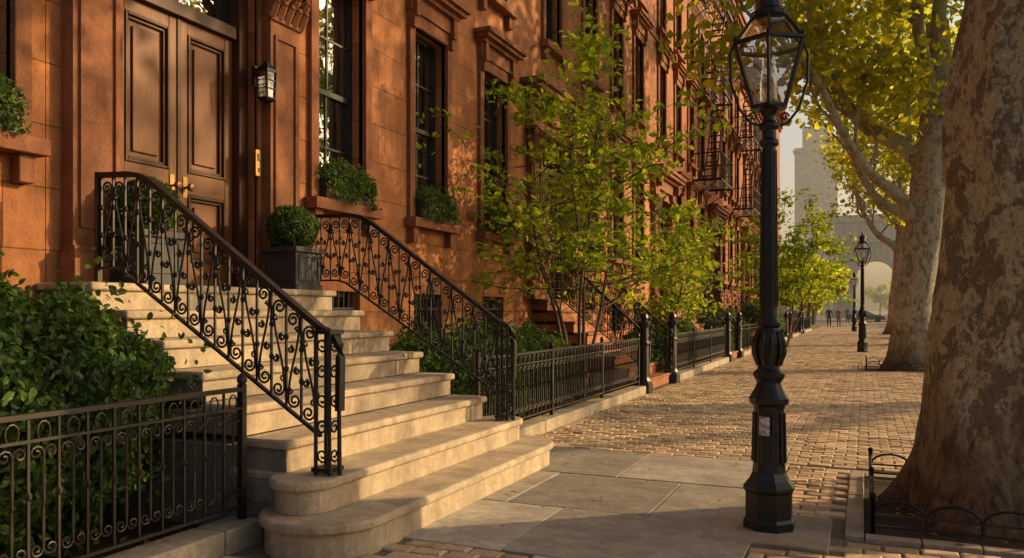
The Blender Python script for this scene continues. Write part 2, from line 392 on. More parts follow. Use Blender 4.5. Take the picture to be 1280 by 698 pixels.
# ---------------------------------------------------------------- buildings
XF=-5.5
def window(fr,gl,y0,y1,z0,z1,x=XF,rows=2,cols=2,sash=True):
    xg=x-0.20; b=0.06
    fr.box(xg-0.04,xg+0.05,y0,y0+b,z0,z1);fr.box(xg-0.04,xg+0.05,y1-b,y1,z0,z1)
    fr.box(xg-0.04,xg+0.052,y0+b,y1-b,z0,z0+b);fr.box(xg-0.04,xg+0.052,y0+b,y1-b,z1-b,z1)
    zm=(z0+z1)/2; fr.box(xg-0.03,xg+0.035,y0+b,y1-b,zm-0.03,zm+0.03)
    for (a,c,o) in ((z0+b,zm-0.03,0.0),(zm+0.03,z1-b,0.018)):
        w=(y1-y0-2*b)
        for i in range(1,cols): 
            yy=y0+b+w*i/cols; fr.box(xg-0.02+o,xg+0.008+o,yy-0.012,yy+0.012,a,c)
        for j in range(1,rows):
            zz=a+(c-a)*j/rows; fr.box(xg-0.018+o,xg+0.01+o,y0+b,y1-b,zz-0.011,zz+0.011)
        for i in range(cols):
            for j in range(rows):
                ya=y0+b+w*i/cols; yb=y0+b+w*(i+1)/cols; za=a+(c-a)*j/rows; zb=a+(c-a)*(j+1)/rows
                q=[random.uniform(-0.004,0.004) for _ in range(3)]; xx=xg-0.006+o
                gl.quad((xx+q[0],ya,za),(xx+q[1],yb,za),(xx+q[1]+q[2],yb,zb),(xx+q[0]+q[2],ya,zb))
def surround(tr,y0,y1,z0,z1,hood=True,x=XF):
    w=0.13
    tr.box(x-0.05,x+0.055,y0-w,y0,z0,z1);tr.box(x-0.05,x+0.055,y1,y1+w,z0,z1)
    tr.box(x-0.05,x+0.058,y0-w-0.003,y1+w+0.003,z1,z1+0.17)
    tr.box(x-0.19,x+0.17,y0-w-0.06,y1+w+0.06,z0-0.12,z0)
    for yy in (y0-0.06,y1+0.06): tr.box(x-0.05,x+0.10,yy-0.06,yy+0.06,z0-0.32,z0-0.12)
    if hood:
        tr.box(x-0.03,x+0.09,y0-w-0.02,y1+w+0.02,z1+0.17,z1+0.38)
        tr.box(x-0.03,x+0.16,y0-w-0.05,y1+w+0.05,z1+0.38,z1+0.44)
        tr.box(x-0.03,x+0.24,y0-w-0.11,y1+w+0.11,z1+0.44,z1+0.50)
        tr.box(x-0.03,x+0.29,y0-w-0.15,y1+w+0.15,z1+0.50,z1+0.56)
        for yy in (y0-0.07,y1+0.07): 
            tr.box(x+0.055,x+0.15,yy-0.045,yy+0.045,z1+0.10,z1+0.38)
            tr.box(x+0.055,x+0.11,yy-0.04,yy+0.04,z1-0.05,z1+0.10)
def house(name,y0,y1,door,wins,wallmat,H=13.2,lo=1.6):
    e=empty(name); wl=MB();tr=MB();fr=MB();gl=MB()
    ops=[]
    for w in wins:
        ops.append((w-0.45,w+0.45,2.62,5.18,'p')); ops.append((w-0.4,w+0.4,0.5,1.62,'b'))
    cols=list(wins)+([door] if door else [])
    for w in cols:
        ops.append((w-0.43,w+0.43,6.42,8.6,'u')); ops.append((w-0.42,w+0.42,9.6,11.5,'u'))
    if door: ops.append((door-0.80,door+0.80,lo,4.9,'d'))
    ys=sorted({y0,y1,*[o[0] for o in ops],*[o[1] for o in ops]}); zs=sorted({-0.1,H,*[o[2] for o in ops],*[o[3] for o in ops]})
    for i in range(len(ys)-1):
        for j in range(len(zs)-1):
            cy=(ys[i]+ys[i+1])/2; cz=(zs[j]+zs[j+1])/2
            if any(o[0]<cy<o[1] and o[2]<cz<o[3] for o in ops): continue
            wl.quad((XF,ys[i],zs[j]),(XF,ys[i+1],zs[j]),(XF,ys[i+1],zs[j+1]),(XF,ys[i],zs[j+1]))
    for (a,b,c,d,t) in ops:
        dp=0.45
        wl.quad((XF,a,c),(XF-dp,a,c),(XF-dp,a,d),(XF,a,d)); wl.quad((XF,b,c),(XF,b,d),(XF-dp,b,d),(XF-dp,b,c))
        wl.quad((XF,a,d),(XF-dp,a,d),(XF-dp,b,d),(XF,b,d)); wl.quad((XF,a,c),(XF,b,c),(XF-dp,b,c),(XF-dp,a,c))
        wl.quad((XF-dp,a,c),(XF-dp,b,c),(XF-dp,b,d),(XF-dp,a,d))
        if t=='p': window(fr,gl,a,b,c,d,rows=2); surround(tr,a,b,c,d,True)
        if t=='u': window(fr,gl,a,b,c,d,rows=1); surround(tr,a,b,c,d,c<9)
        if t=='b':
            window(fr,gl,a,b,c,d,rows=1)
            for q in range(8): fr.tube([(XF-0.06,a+0.05+q*0.1,c),(XF-0.06,a+0.05+q*0.1,d)],0.009,4)
            for zz in (c+0.2,d-0.2): fr.box(XF-0.07,XF-0.055,a,b,zz-0.012,zz+0.012)
    XB=-17
    wl.quad((XF,y0,-0.1),(XF,y0,H),(XB,y0,H),(XB,y0,-0.1)); wl.quad((XF,y1,-0.1),(XB,y1,-0.1),(XB,y1,H),(XF,y1,H))
    wl.quad((XB,y0,-0.1),(XB,y0,H),(XB,y1,H),(XB,y1,-0.1)); wl.quad((XF,y0,H),(XF,y1,H),(XB,y1,H),(XB,y0,H))
    wl.obj('walls',wallmat,e)
    tr.box(XF-0.02,XF+0.04,y0+0.003,y1-0.003,9.2,9.32)
    tr.box(XF-0.02,XF+0.12,y0+0.003,y1-0.003,H-0.9,H-0.3)
    tr.box(XF-0.02,XF+0.5,y0+0.003,y1-0.003,H-0.3,H-0.12); tr.box(XF-0.3,XF+0.6,y0+0.003,y1-0.003,H-0.12,H+0.05)
    q=y0+0.35
    while q<y1-0.2:
        tr.box(XF+0.12,XF+0.42,q-0.06,q+0.06,H-0.62,H-0.3); tr.box(XF+0.12,XF+0.26,q-0.05,q+0.05,H-0.85,H-0.62); q+=0.62
    if door:
        c=door; wd=MB(); br=MB(); xd=XF-0.22
        for sg in(-1,1):
            ya,yb=sorted((c+sg*0.86,c+sg*1.30))
            tr.box(XF-0.02,XF+0.19,ya-0.03,yb+0.03,lo,lo+0.22); tr.box(XF-0.02,XF+0.165,ya-0.012,yb+0.012,lo+0.22,lo+0.28)
            tr.box(XF-0.02,XF+0.13,ya,yb,lo+0.28,4.28)
            tr.box(XF+0.13,XF+0.152,ya+0.05,ya+0.085,lo+0.42,4.14);tr.box(XF+0.13,XF+0.152,yb-0.085,yb-0.05,lo+0.42,4.14)
            tr.box(XF+0.13,XF+0.154,ya+0.085,yb-0.085,4.105,4.14);tr.box(XF+0.13,XF+0.154,ya+0.085,yb-0.085,lo+0.42,lo+0.455)
            tr.box(XF-0.02,XF+0.16,ya-0.02,yb+0.02,4.28,4.32)
            for row,(zz,hh,ov) in enumerate(((4.32,0.13,0.03),(4.43,0.13,0.05))):
                nl=4 if row==0 else 3
                for k in range(nl+1):
                    yy=ya+(yb-ya)*k/nl
                    tr.tube([(XF+0.13,yy,zz-0.01),(XF+0.15+ov*0.4,yy,zz+hh*0.5),(XF+0.17+ov,yy,zz+hh*0.9),(XF+0.20+ov,yy,zz+hh),(XF+0.21+ov,yy,zz+hh*0.82)],[0.05,0.055,0.045,0.03,0.012],6)
            tr.box(XF-0.02,XF+0.15,ya+0.01,yb-0.01,4.32,4.6)
            for yy,s2 in ((ya,1),(yb,-1)):
                tr.tube([(XF+0.20,yy+a,4.54+b) for a,b in spiral((0,0),0.065,PI/2,1.3,s2,12)],0.022,6)
            tr.box(XF-0.02,XF+0.23,ya-0.05,yb+0.05,4.61,4.67)
            y2,y3=sorted((c+sg*0.68,c+sg*0.80))
            wd.box(xd-0.1,xd+0.12,y2,y3,lo,4.85,1)
            y2,y3=sorted((c+sg*0.80,c+sg*0.857))
            tr.box(XF-0.02,XF+0.03,y2,y3,lo,4.66)
        tr.box(XF-0.05,XF+0.14,c-1.33,c+1.33,4.90,5.20); tr.box(XF-0.05,XF+0.05,c-0.857,c+0.857,4.67,4.90)
        tr.box(XF-0.05,XF+0.16,c+0.86,c+1.33,4.67,4.90);tr.box(XF-0.05,XF+0.16,c-1.33,c-0.86,4.67,4.90)
        tr.box(XF-0.05,XF+0.24,c-1.40,c+1.40,5.20,5.28);tr.box(XF-0.05,XF+0.38,c-1.50,c+1.50,5.28,5.38);tr.box(XF-0.05,XF+0.44,c-1.56,c+1.56,5.38,5.47)
        for sg in(-1,1): tr.box(XF+0.14,XF+0.30,c+sg*1.1-0.08,c+sg*1.1+0.08,4.93,5.20)
        wd.box(xd-0.06,xd+0.09,c-0.68,c+0.68,4.05,4.17,1); wd.box(xd-0.06,xd+0.09,c-0.68,c+0.68,4.79,4.85,1)
        gl.quad((xd-0.02,c-0.68,4.17),(xd-0.02,c+0.68,4.17),(xd-0.016,c+0.68,4.79),(xd-0.016,c-0.68,4.79))
        wd.box(xd-0.06,xd+0.02,c-0.02,c+0.02,4.17,4.79,1)
        for sg in(-1,1):
            ya,yb=sorted((c+sg*0.006,c+sg*0.677)); st=0.10
            wd.box(xd-0.06,xd-0.01,ya,yb,lo+0.02,4.05)
            for (q0,q1) in ((lo+0.02,lo+0.24),(lo+0.86,lo+1.06),(3.93,4.045)): wd.box(xd-0.01,xd+0.03,ya+st,yb-st,q0,q1)
            wd.box(xd-0.01,xd+0.032,ya,ya+st,lo+0.02,4.045);wd.box(xd-0.01,xd+0.032,yb-st,yb,lo+0.02,4.045)
            for (p0,p1) in ((lo+0.24,lo+0.86),(lo+1.06,3.93)):
                for k,(ins,xx) in enumerate(((0.0,0.045),(0.028,0.020))):
                    t=0.026; A,B=ya+st+ins,yb-st-ins
                    wd.box(xd-0.01,xd+xx,A,A+t,p0+ins,p1-ins,1);wd.box(xd-0.01,xd+xx,B-t,B,p0+ins,p1-ins,1)
                    wd.box(xd-0.01,xd+xx-0.002,A+t,B-t,p0+ins,p0+ins+t,1);wd.box(xd-0.01,xd+xx-0.002,A+t,B-t,p1-ins-t,p1-ins,1)
                wd.box(xd-0.01,xd+0.012,ya+st+0.10,yb-st-0.10,p0+0.10,p1-0.10)
        wd.box(xd+0.0,xd+0.045,c-0.022,c+0.022,lo+0.02,4.04,1)
        wd.box(xd-0.1,xd+0.2,c-0.8,c+0.8,lo-0.01,lo+0.018,1)
        wd.obj('front_door',['wood','wood_d'],e,bevel=0.006)
        for sg in(-1,1):
            yk=c+sg*0.075; br.box(xd+0.03,xd+0.038,yk-0.025,yk+0.025,lo+0.83,lo+1.02)
            mbp=[(0.012,0.0),(0.012,0.04),(0.03,0.05),(0.036,0.07),(0.028,0.09),(0.004,0.098)]
            vs=[];n=12
            for r,xx in mbp:
                for j in range(n): vs.append((xd+0.036+xx,yk+r*math.cos(2*PI*j/n),lo+0.92+r*math.sin(2*PI*j/n)))
            br.add(vs,[(i*n+j,i*n+(j+1)%n,(i+1)*n+(j+1)%n,(i+1)*n+j) for i in range(5) for j in range(n)])
        br.obj('door_hardware','brass',e)
    tr.obj('stone_trim','trim',e,bevel=0.01)
    fr.obj('window_frames','frame',e); gl.obj('window_glass','glass',e)
    return e
house('brownstone_house',4.0,13.0,5.42,[7.6,9.65,11.75],'brown')
house('brownstone_house',-5.0,3.994,None,[-2.5,-0.4,3.28],'brown')
house('brownstone_house',13.006,22.0,14.4,[16.7,18.8,20.8],'brown')
house('brick_house',22.006,31.0,23.5,[25.7,27.8,29.8],'brown2',13.8)
house('brick_house',31.006,40.0,32.5,[34.7,36.8,38.8],'brick',14.6)
house('brownstone_house',40.006,49.0,41.5,[43.7,45.8,47.8],'brown2',13.0)
house('brick_house',49.006,60.0,50.5,[52.7,54.8,56.8],'brick',15)

wl=MB(); yl=6.20; xo=XF+0.15
wl.box(XF,XF+0.03,yl-0.04,yl+0.04,3.60,3.80); wl.tube([(XF+0.02,yl,3.76),(xo,yl,3.84),(xo,yl,3.78)],0.01,6)
wl.lathe(xo,yl,[(0.012,3.84),(0.05,3.80),(0.10,3.75),(0.102,3.73)],4,0,PI/4); wl.lathe(xo,yl,[(0.02,3.42),(0.07,3.45),(0.085,3.47),(0.085,3.48)],4,0,PI/4)
for a in range(4): 
    A=PI/4+a*PI/2; wl.tube([(xo+0.078*math.cos(A),yl+0.078*math.sin(A),3.47),(xo+0.092*math.cos(A),yl+0.092*math.sin(A),3.74)],0.009,4)
    for q in (0.35,0.65):
        zq=3.47+0.27*q; rr=0.079+0.014*q; A2=A+PI/2
        wl.tube([(xo+rr*math.cos(A),yl+rr*math.sin(A),zq),(xo+rr*math.cos(A2),yl+rr*math.sin(A2),zq)],0.006,4)
wl.lathe(xo,yl,[(0.065,3.48),(0.08,3.73)],4,1,PI/4)
wl.obj('wall_lantern',['lampblack','clear'],None)
ic=MB(); ic.box(XF+0.03,XF+0.045,6.165,6.27,2.72,2.98); ic.box(XF+0.045,XF+0.052,6.19,6.245,2.87,2.94,1); ic.box(XF+0.045,XF+0.050,6.195,6.24,2.76,2.80,1)
ic.obj('door_intercom',['brass','frame'],None,bevel=0.003)

# ---------------------------------------------------------------- stoop
def outline(xf,xb,yc0,yc1,r,n=14):
    xc=xf-r; pts=[]
    for i in range(n+1):
        a=-PI*i/n
        pts.append((xc+r*math.cos(a),yc0+r*math.sin(a)))
    if xb<xc-r-0.001: pts.append((xb,yc0))
    pts2=[]
    for i in range(n+1):
        a=PI-PI*i/n
        pts2.append((xc+r*math.cos(a),yc1+r*math.sin(a)))
    if xb<xc-r-0.001: pts2.insert(0,(xb,yc1))
    return pts+pts2
R=0.2
st=empty('stone_stoop'); sm=MB(); sd=MB()
Y0,Y1=3.95,6.72
sm.extr(outline(-2.57,-3.42,3.98,6.70,0.40)[::-1],R-0.06,R); sd.extr(outline(-2.605,-3.4,3.98,6.70,0.365)[::-1],-0.02,R-0.06)
sm.extr(outline(-2.88,-3.7,3.93,6.75,0.215)[::-1],2*R-0.06,2*R); sd.extr(outline(-2.912,-3.6,3.93,6.75,0.183)[::-1],R,2*R-0.06)
for n in range(3,9):
    xn=-2.54-0.34*(n-1); xb=xn-0.34-0.03 if n<8 else XF
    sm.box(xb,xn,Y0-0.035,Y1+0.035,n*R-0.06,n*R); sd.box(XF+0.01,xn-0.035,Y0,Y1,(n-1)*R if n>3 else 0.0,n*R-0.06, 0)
sd.box(XF+0.005,-3.6,Y0+0.01,Y1-0.01,-0.02,0.5)
sm.obj('treads','step',st,bevel=0.022,seg=4)
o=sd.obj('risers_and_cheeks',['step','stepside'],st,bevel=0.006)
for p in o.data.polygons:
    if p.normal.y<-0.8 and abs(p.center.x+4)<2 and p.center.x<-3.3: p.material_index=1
zb=lambda s: (1.70 if s<-4.78 else 1.70-(s+4.78)*0.62)
for y in (4.02,6.65):
    stair_rail('stair_railing_side',y,[-5.3 if y>5 else -4.98,-4.55,-3.05],[2.36,2.34,1.29],zb,st)

def small_stoop(name,yc,lo=1.6,w=2.0):
    e=empty(name); a=MB(); b=MB(); k=8; r=lo/k
    for n in range(1,k+1):
        xn=-3.42-0.25*(n-1); xb=xn-0.25-0.03 if n<k else XF
        a.box(xb,xn,yc-w/2-0.03,yc+w/2+0.03,n*r-0.05,n*r); b.box(XF+0.01,xn-0.03,yc-w/2,yc+w/2,(n-1)*r,n*r-0.05)
    a.obj('treads','trim',e,bevel=0.015); b.obj('risers','brown2',e)
    z=lambda s:(lo+0.1 if s<-5.1 else lo+0.1-(s+5.1)*0.78)
    for y in (yc-w/2+0.06,yc+w/2-0.06):
        stair_rail('stair_railing_side',y,[-5.4,-5.0,-3.5],[lo+0.85,lo+0.82,1.05],z,e,'stair',(0.2,1.0),0.14)
    return e
for yc in (14.4,23.5,32.5,41.5,50.5): small_stoop('stone_stoop',yc)

# ---------------------------------------------------------------- fences
fence('iron_fence',-3.47,-1.2,3.80,sp=0.15)
fence('iron_fence',-3.47,7.05,13.15,sp=0.13)
fence('iron_fence',-3.47,15.8,22.2,sp=0.14)
for a,b in ((24.9,31.2),(33.9,40.2),(42.9,49.2),(51.9,60)): fence('iron_fence',-3.47,a,b,style='far',sp=0.16)
def newel_post(y,x=-3.42,h=1.22):
    mb=MB(); mb.lathe(x,y,[(0.15,-0.01),(0.15,0.16),(0.11,0.2),(0.085,0.26),(0.08,0.8),(0.10,0.84),(0.075,0.88),(0.075,h-0.12),(0.11,h-0.08),(0.12,h-0.04),(0.05,h),(0.075,h+0.05),(0.06,h+0.11),(0.01,h+0.14)],8)
    mb.obj('cast_iron_post','iron',None)
for y in (13.35,15.55,22.45,24.6,31.5,33.6,40.5,42.6,49.6,51.6): newel_post(y)

# ---------------------------------------------------------------- fire escapes
def fire_escape(y0,y1):
    mb=MB()
    for zf in (6.0,9.2,12.3):
        for k in range(9): mb.box(XF+0.02+k*0.11,XF+0.05+k*0.11,y0,y1,zf-0.02,zf)
        for (a,b,c,d) in ((XF,XF+1.0,y0,y0+0.04),(XF,XF+1.0,y1-0.04,y1),(XF+0.96,XF+1.0,y0,y1)):
            mb.box(a,b,c,d,zf-0.09,zf-0.022); mb.box(a,b,c,d,zf+0.86,zf+0.90); mb.box(a,b,c,d,zf+0.42,zf+0.44)
        q=y0
        while q<y1: mb.tube([(XF+0.98,q,zf-0.05),(XF+0.98,q,zf+0.86)],0.012,4); q+=0.2
        for q in range(5):
            for yy in(y0+0.02,y1-0.02): mb.tube([(XF+0.1+q*0.2,yy,zf-0.05),(XF+0.1+q*0.2,yy,zf+0.86)],0.012,4)
        if zf<12:
            for xx in (XF+0.35,XF+0.75): mb.tube([(xx,y0+0.3,zf),(xx,y1-0.4,zf+3.2)],0.03,4)
            for k in range(12):
                t=(k+0.5)/12; mb.box(XF+0.35,XF+0.75,y0+0.3+(y1-y0-0.7)*t-0.08,y0+0.3+(y1-y0-0.7)*t+0.08,zf+3.2*t-0.01,zf+3.2*t+0.01)
        for yy in (y0+0.05,y1-0.05): mb.tube([(XF,yy,zf-0.7),(XF+0.9,yy,zf-0.05)],0.02,4)
    mb.obj('fire_escape','iron')
fire_escape(28.2,30.9); fire_escape(37.0,40.2)

# ---------------------------------------------------------------- ground
g=MB(); g.quad((-900,-400,-0.16),(900,-400,-0.16),(900,1500,-0.16),(-900,1500,-0.16)); g.obj('ground','grass')
g=MB(); g.box(-17,2.45,-8,104,-0.15,-0.018); g.obj('sidewalk','mortar')
g=MB(); g.quad((-5.6,-6,-0.010),(-3.47,-6,-0.010),(-3.47,62,-0.010),(-5.6,62,-0.010)); g.obj('front_yard_soil','soil')
g=MB(); g.quad((2.6,-30,-0.13),(11,-30,-0.13),(11,160,-0.13),(2.6,160,-0.13)); 
g.quad((-60,104.2,-0.126),(2.596,104.2,-0.126),(2.596,116,-0.126),(-60,116,-0.126)); g.obj('road','asphalt')
g=MB(); y=-20
while y<100: g.box(6.75,6.87,y,y+3,-0.128,-0.124); y+=9
g.obj('road_markings','white')
g=MB(); y=-8
while y<104: g.box(2.44,2.62,y+0.004,min(y+1.8,104)-0.004,-0.15,0.006); y+=1.8
g.obj('kerb','kerb',bevel=0.012)
g=MB(); g.box(11,15,-30,160,-0.15,-0.0); g.obj('opposite_pavement','mortar')
g=MB(); g.box(-60,2.59,116,330,-0.15,0.0); g.obj('park_path','mortar')

def bricks(name,regs,bx=0.205,by=0.118,mat='cobble',excl=()):
    C=[]
    for (x0,x1,y0,y1) in regs:
        r=0; y=y0
        while y+by<=y1+0.02:
            x=x0-(bx*0.5 if r%2 else 0)
            while x<x1:
                a=max(x,x0); b=min(x+bx,x1)
                if b-a>0.05:
                    cx=(a+b)/2; cy=y+by/2
                    if not any(e[0]<cx<e[1] and e[2]<cy<e[3] for e in excl): C.append((a,b,y,y+by))
                x+=bx
            y+=by; r+=1
    C=np.array(C); N=len(C); gp=0.005
    j=rng.uniform(-0.005,0.005,(N,4)); x0=C[:,0]+gp+j[:,0]; x1=C[:,1]-gp+j[:,1]; y0=C[:,2]+gp+j[:,2]; y1=C[:,3]-gp+j[:,3]
    z=rng.normal(0,0.0025,N)+0.008*np.array([noise.noise(Vector((a*0.9,b*0.9,0))) for a,b in zip(C[:,0],C[:,2])]); tx=rng.normal(0,0.002,(N,4)); i=0.012; d=0.006
    V=np.zeros((N,12,3))
    cs=[(x0,y0,i,i),(x1,y0,-i,i),(x1,y1,-i,-i),(x0,y1,i,-i)]
    for k,(cx,cy,sx,sy) in enumerate(cs):
        V[:,k]=np.stack([cx,cy,np.full(N,-0.03)],1); V[:,4+k]=np.stack([cx,cy,z-d],1); V[:,8+k]=np.stack([cx+sx,cy+sy,z+tx[:,k]],1)
    F=[]
    for k in range(4): F.append([k,(k+1)%4,4+(k+1)%4,4+k]); F.append([4+k,4+(k+1)%4,8+(k+1)%4,8+k])
    F.append([8,9,10,11]); F=np.array(F)
    FF=((np.arange(N)*12)[:,None,None]+F[None]).reshape(-1,4)
    me=bpy.data.meshes.new(name); me.from_pydata(V.reshape(-1,3).tolist(),[],FF.tolist()); me.update(); me.materials.append(M[mat])
    o=bpy.data.objects.new(name,me); scene.collection.objects.link(o); return o
SX=-0.62
PITS=[(0.0,6.4),(0.0,21.1),(0.95,36),(1.0,52)]
W=lambda k:1.9 if k<2 else 1.4
pits=[(x-0.12,x+W(k)+0.12,c-0.95-0.12,c+0.95+0.12) for k,(x,c) in enumerate(PITS)]
ex=pits+[(-0.95,-0.17,4.97,5.79)]+[(-3.6,-2.6,3.5,7.2)]
bricks('cobblestone_paving',[(-3.34,2.43,7.72,48.0),(SX,2.43,1.5,7.72),(-3.34,-1.75,2.0,4.25)],excl=ex)
bricks('cobblestone_paving',[(-3.34,2.43,48.0,103)],0.41,0.236,excl=ex)
sl=MB()
rows=[(1.2,2.6,[-1.73,SX]),(2.6,4.25,[-1.73,SX]),(4.25,5.35,[-3.3,-1.95,SX+0.0]),(5.35,6.5,[-3.3,-2.4,-1.35,SX]),(6.5,7.7,[-3.3,-1.9,SX])]
for (a,b,xs) in rows:
    for i in range(len(xs)-1):
        dz=random.uniform(-0.003,0.003)
        sl.box(xs[i]+0.005,xs[i+1]-0.005,a+0.005,b-0.005,-0.03,dz)
sl.obj('flagstone_paving','slab',bevel=0.007)
g=MB(); g.box(-0.93,-0.19,4.99,5.77,-0.03,0.006); g.obj('lamp_base_slab','kerb',bevel=0.01)
for k,(px,c) in enumerate(PITS):
    xw=px+W(k)
    g=MB(); g.quad((px,c-0.95,-0.008),(xw,c-0.95,-0.008),(xw,c+0.95,-0.008),(px,c+0.95,-0.008)); 
    e=empty('tree_pit'); g.obj('pit_soil','soil',e)
    kb=MB()
    for (a,b,p,q) in ((px-0.11,px,c-1.06,c+1.06),(xw,xw+0.11,c-1.06,c+1.06),(px+0.003,xw-0.003,c-1.06,c-0.95),(px+0.003,xw-0.003,c+0.95,c+1.06)):
        n=max(1,round(max(b-a,q-p)/0.3))
        for i in range(n):
            if b-a>q-p: kb.box(a+(b-a)*i/n+0.004,a+(b-a)*(i+1)/n-0.004,p,q,-0.03,0.012+random.uniform(-.003,.003))
            else: kb.box(a,b,p+(q-p)*i/n+0.004,p+(q-p)*(i+1)/n-0.004,-0.03,0.012+random.uniform(-.003,.003))
    kb.obj('pit_edging','kerb',e,bevel=0.006)
    if k<2:
        f=MB(); C=[(0.05,c-0.9),(1.85,c-0.9),(1.85,c+0.9),(0.05,c+0.9)]
        for i in range(4):
            A=Vector((*C[i],0));B=Vector((*C[(i+1)%4],0)); n=6; dd=(B-A)/n
            for j in range(n):
                p=A+dd*j; q=A+dd*(j+1); mid=(p+q)/2
                pts=[p+Vector((0,0,0.05))]+[mid+(p-mid)*math.cos(PI*t/8)*0.98+Vector((0,0,0.12+0.09*math.sin(PI*t/8))) for t in range(9)]+[q+Vector((0,0,0.05))]
                f.tube(pts,0.009,5)
            for j in range(0,n+1,3):
                p=A+dd*j; f.tube([p+Vector((0,0,-0.02)),p+Vector((0,0,0.22))],0.015,6); f.lathe(p.x,p.y,[(0.012,0.215),(0.022,0.23),(0.018,0.25),(0.004,0.26)],8)
            rail_bar(f,[A+Vector((0,0,0.05)),B+Vector((0,0,0.05))],0.02,0.014); rail_bar(f,[A+Vector((0,0,0.12)),B+Vector((0,0,0.12))],0.02,0.012)
        f.obj('low_hoop_fence','lampblack',e)

# ---------------------------------------------------------------- street lamps
def street_lamp(loc,s=1.0):
    e=empty('street_lamp',loc); e.scale=(s,s,s)
    p=MB()
    p.lathe(0,0,[(0.165,0.0),(0.165,0.05),(0.15,0.07),(0.15,0.23),(0.165,0.25),(0.165,0.27),(0.13,0.31),(0.105,0.36)],8,0,PI/8)
    p.lathe(0,0,[(0.105,0.36),(0.10,0.40),(0.092,0.75),(0.10,0.78),(0.122,0.80),(0.125,0.83),(0.105,0.86),(0.085,0.90),(0.075,0.93),(0.098,0.97),(0.098,0.99),(0.07,1.02),(0.066,1.05),(0.088,1.12),(0.09,1.18),(0.075,1.24),(0.062,1.28),(0.078,1.30),(0.078,1.315),(0.056,1.34),(0.052,1.4),(0.046,2.2),(0.044,2.44),(0.062,2.46),(0.062,2.48),(0.046,2.50),(0.046,2.55),(0.065,2.57),(0.065,2.59),(0.04,2.61),(0.036,2.64),(0.06,2.68),(0.075,2.69)],20)
    for j in range(10):
        a=2*PI*j/10; c,sn=math.cos(a),math.sin(a)
        p.tube([(0.068*c,0.068*sn,1.04),(0.092*c,0.092*sn,1.12),(0.090*c,0.090*sn,1.19),(0.074*c,0.074*sn,1.25),(0.085*c,0.085*sn,1.27)],[0.012,0.018,0.016,0.01,0.004],5)
        p.tube([(0.102*c,0.102*sn,0.42),(0.094*c,0.094*sn,0.74)],[0.009,0.009],5)
        p.tube([(0.0535*c,0.0535*sn,1.42),(0.0455*c,0.0455*sn,2.42)],[0.006,0.005],4)
    p.obj('cast_iron_post','lampblack',e,smooth=False)
    l=MB(); n=6; rb,rt,z0,z1=0.11,0.235,2.70,3.10
    def ring(r,z): return [(r*math.cos(2*PI*(j+0.2)/n),r*math.sin(2*PI*(j+0.2)/n),z) for j in range(n)]
    B=ring(rb,z0);T=ring(rt,z1);U=ring(0.11,3.27)
    for j in range(n):
        k=(j+1)%n
        l.tube([B[j],T[j]],0.012,5); l.tube([T[j],T[k]],0.017,5); l.tube([B[j],B[k]],0.014,5); l.tube([T[j],U[j]],0.012,5); l.tube([U[j],U[k]],0.012,5)
        l.quad(B[j],B[k],T[k],T[j],1); l.quad(T[j],T[k],U[k],U[j],1)
        l.lathe(T[j][0],T[j][1],[(0.012,z1),(0.016,z1+0.02),(0.004,z1+0.045)],6)
    l.lathe(0,0,[(0.11,2.685),(0.11,2.705)],6,0,0.2*PI/3)
    l.lathe(0,0,[(0.122,3.27),(0.125,3.30),(0.085,3.33),(0.08,3.40),(0.105,3.42),(0.10,3.45),(0.05,3.50),(0.022,3.53),(0.03,3.56),(0.02,3.59),(0.003,3.64)],12)
    l.lathe(0,0,[(0.03,2.71),(0.055,2.74),(0.058,2.86),(0.045,2.95),(0.04,3.08)],14,1)
    l.lathe(0,0,[(0.02,2.71),(0.02,2.80),(0.008,2.82)],8,2)
    for sg in(-1,1):
        l.tube([(sg*0.045,0,2.58),(sg*0.12,0,2.60),(sg*0.19,0,2.69),(sg*0.245,0,2.86),(sg*0.25,0,3.04),(sg*0.225,0,3.10)],0.009,6)
        l.tube([(sg*(0.10+a),0,2.64+b) for a,b in spiral((0,0),0.03,0,1.2,1,10)],0.007,5)
    o=l.obj('lantern',['lampblack','clear','white'],e)
    o.rotation_euler=(0,0,math.radians(23))
    return e
L1=street_lamp((-0.56,5.38,0.006))
stk=MB()
vs=[]
for i in range(5):
    a=math.radians(-118+i*9)
    for z in (0.60,0.72): vs.append((0.107*math.cos(a),0.107*math.sin(a),z))
stk.add(vs,[(2*i,2*i+2,2*i+3,2*i+1) for i in range(4)])
stm,nt,out=new_mat('sticker_paper'); v=coords(nt,(1,1,1)); finish(nt,out,ramp(nt,noiset(nt,v,45,3,0.7),[(0.42,(0.25,0.25,0.27)),(0.52,(0.6,0.6,0.6))],'CONSTANT'),0.6)
stk.obj('sticker',stm,L1)
street_lamp((-0.05,29.4,0.0),1.12)
street_lamp((-0.6,58,0.0),1.12)

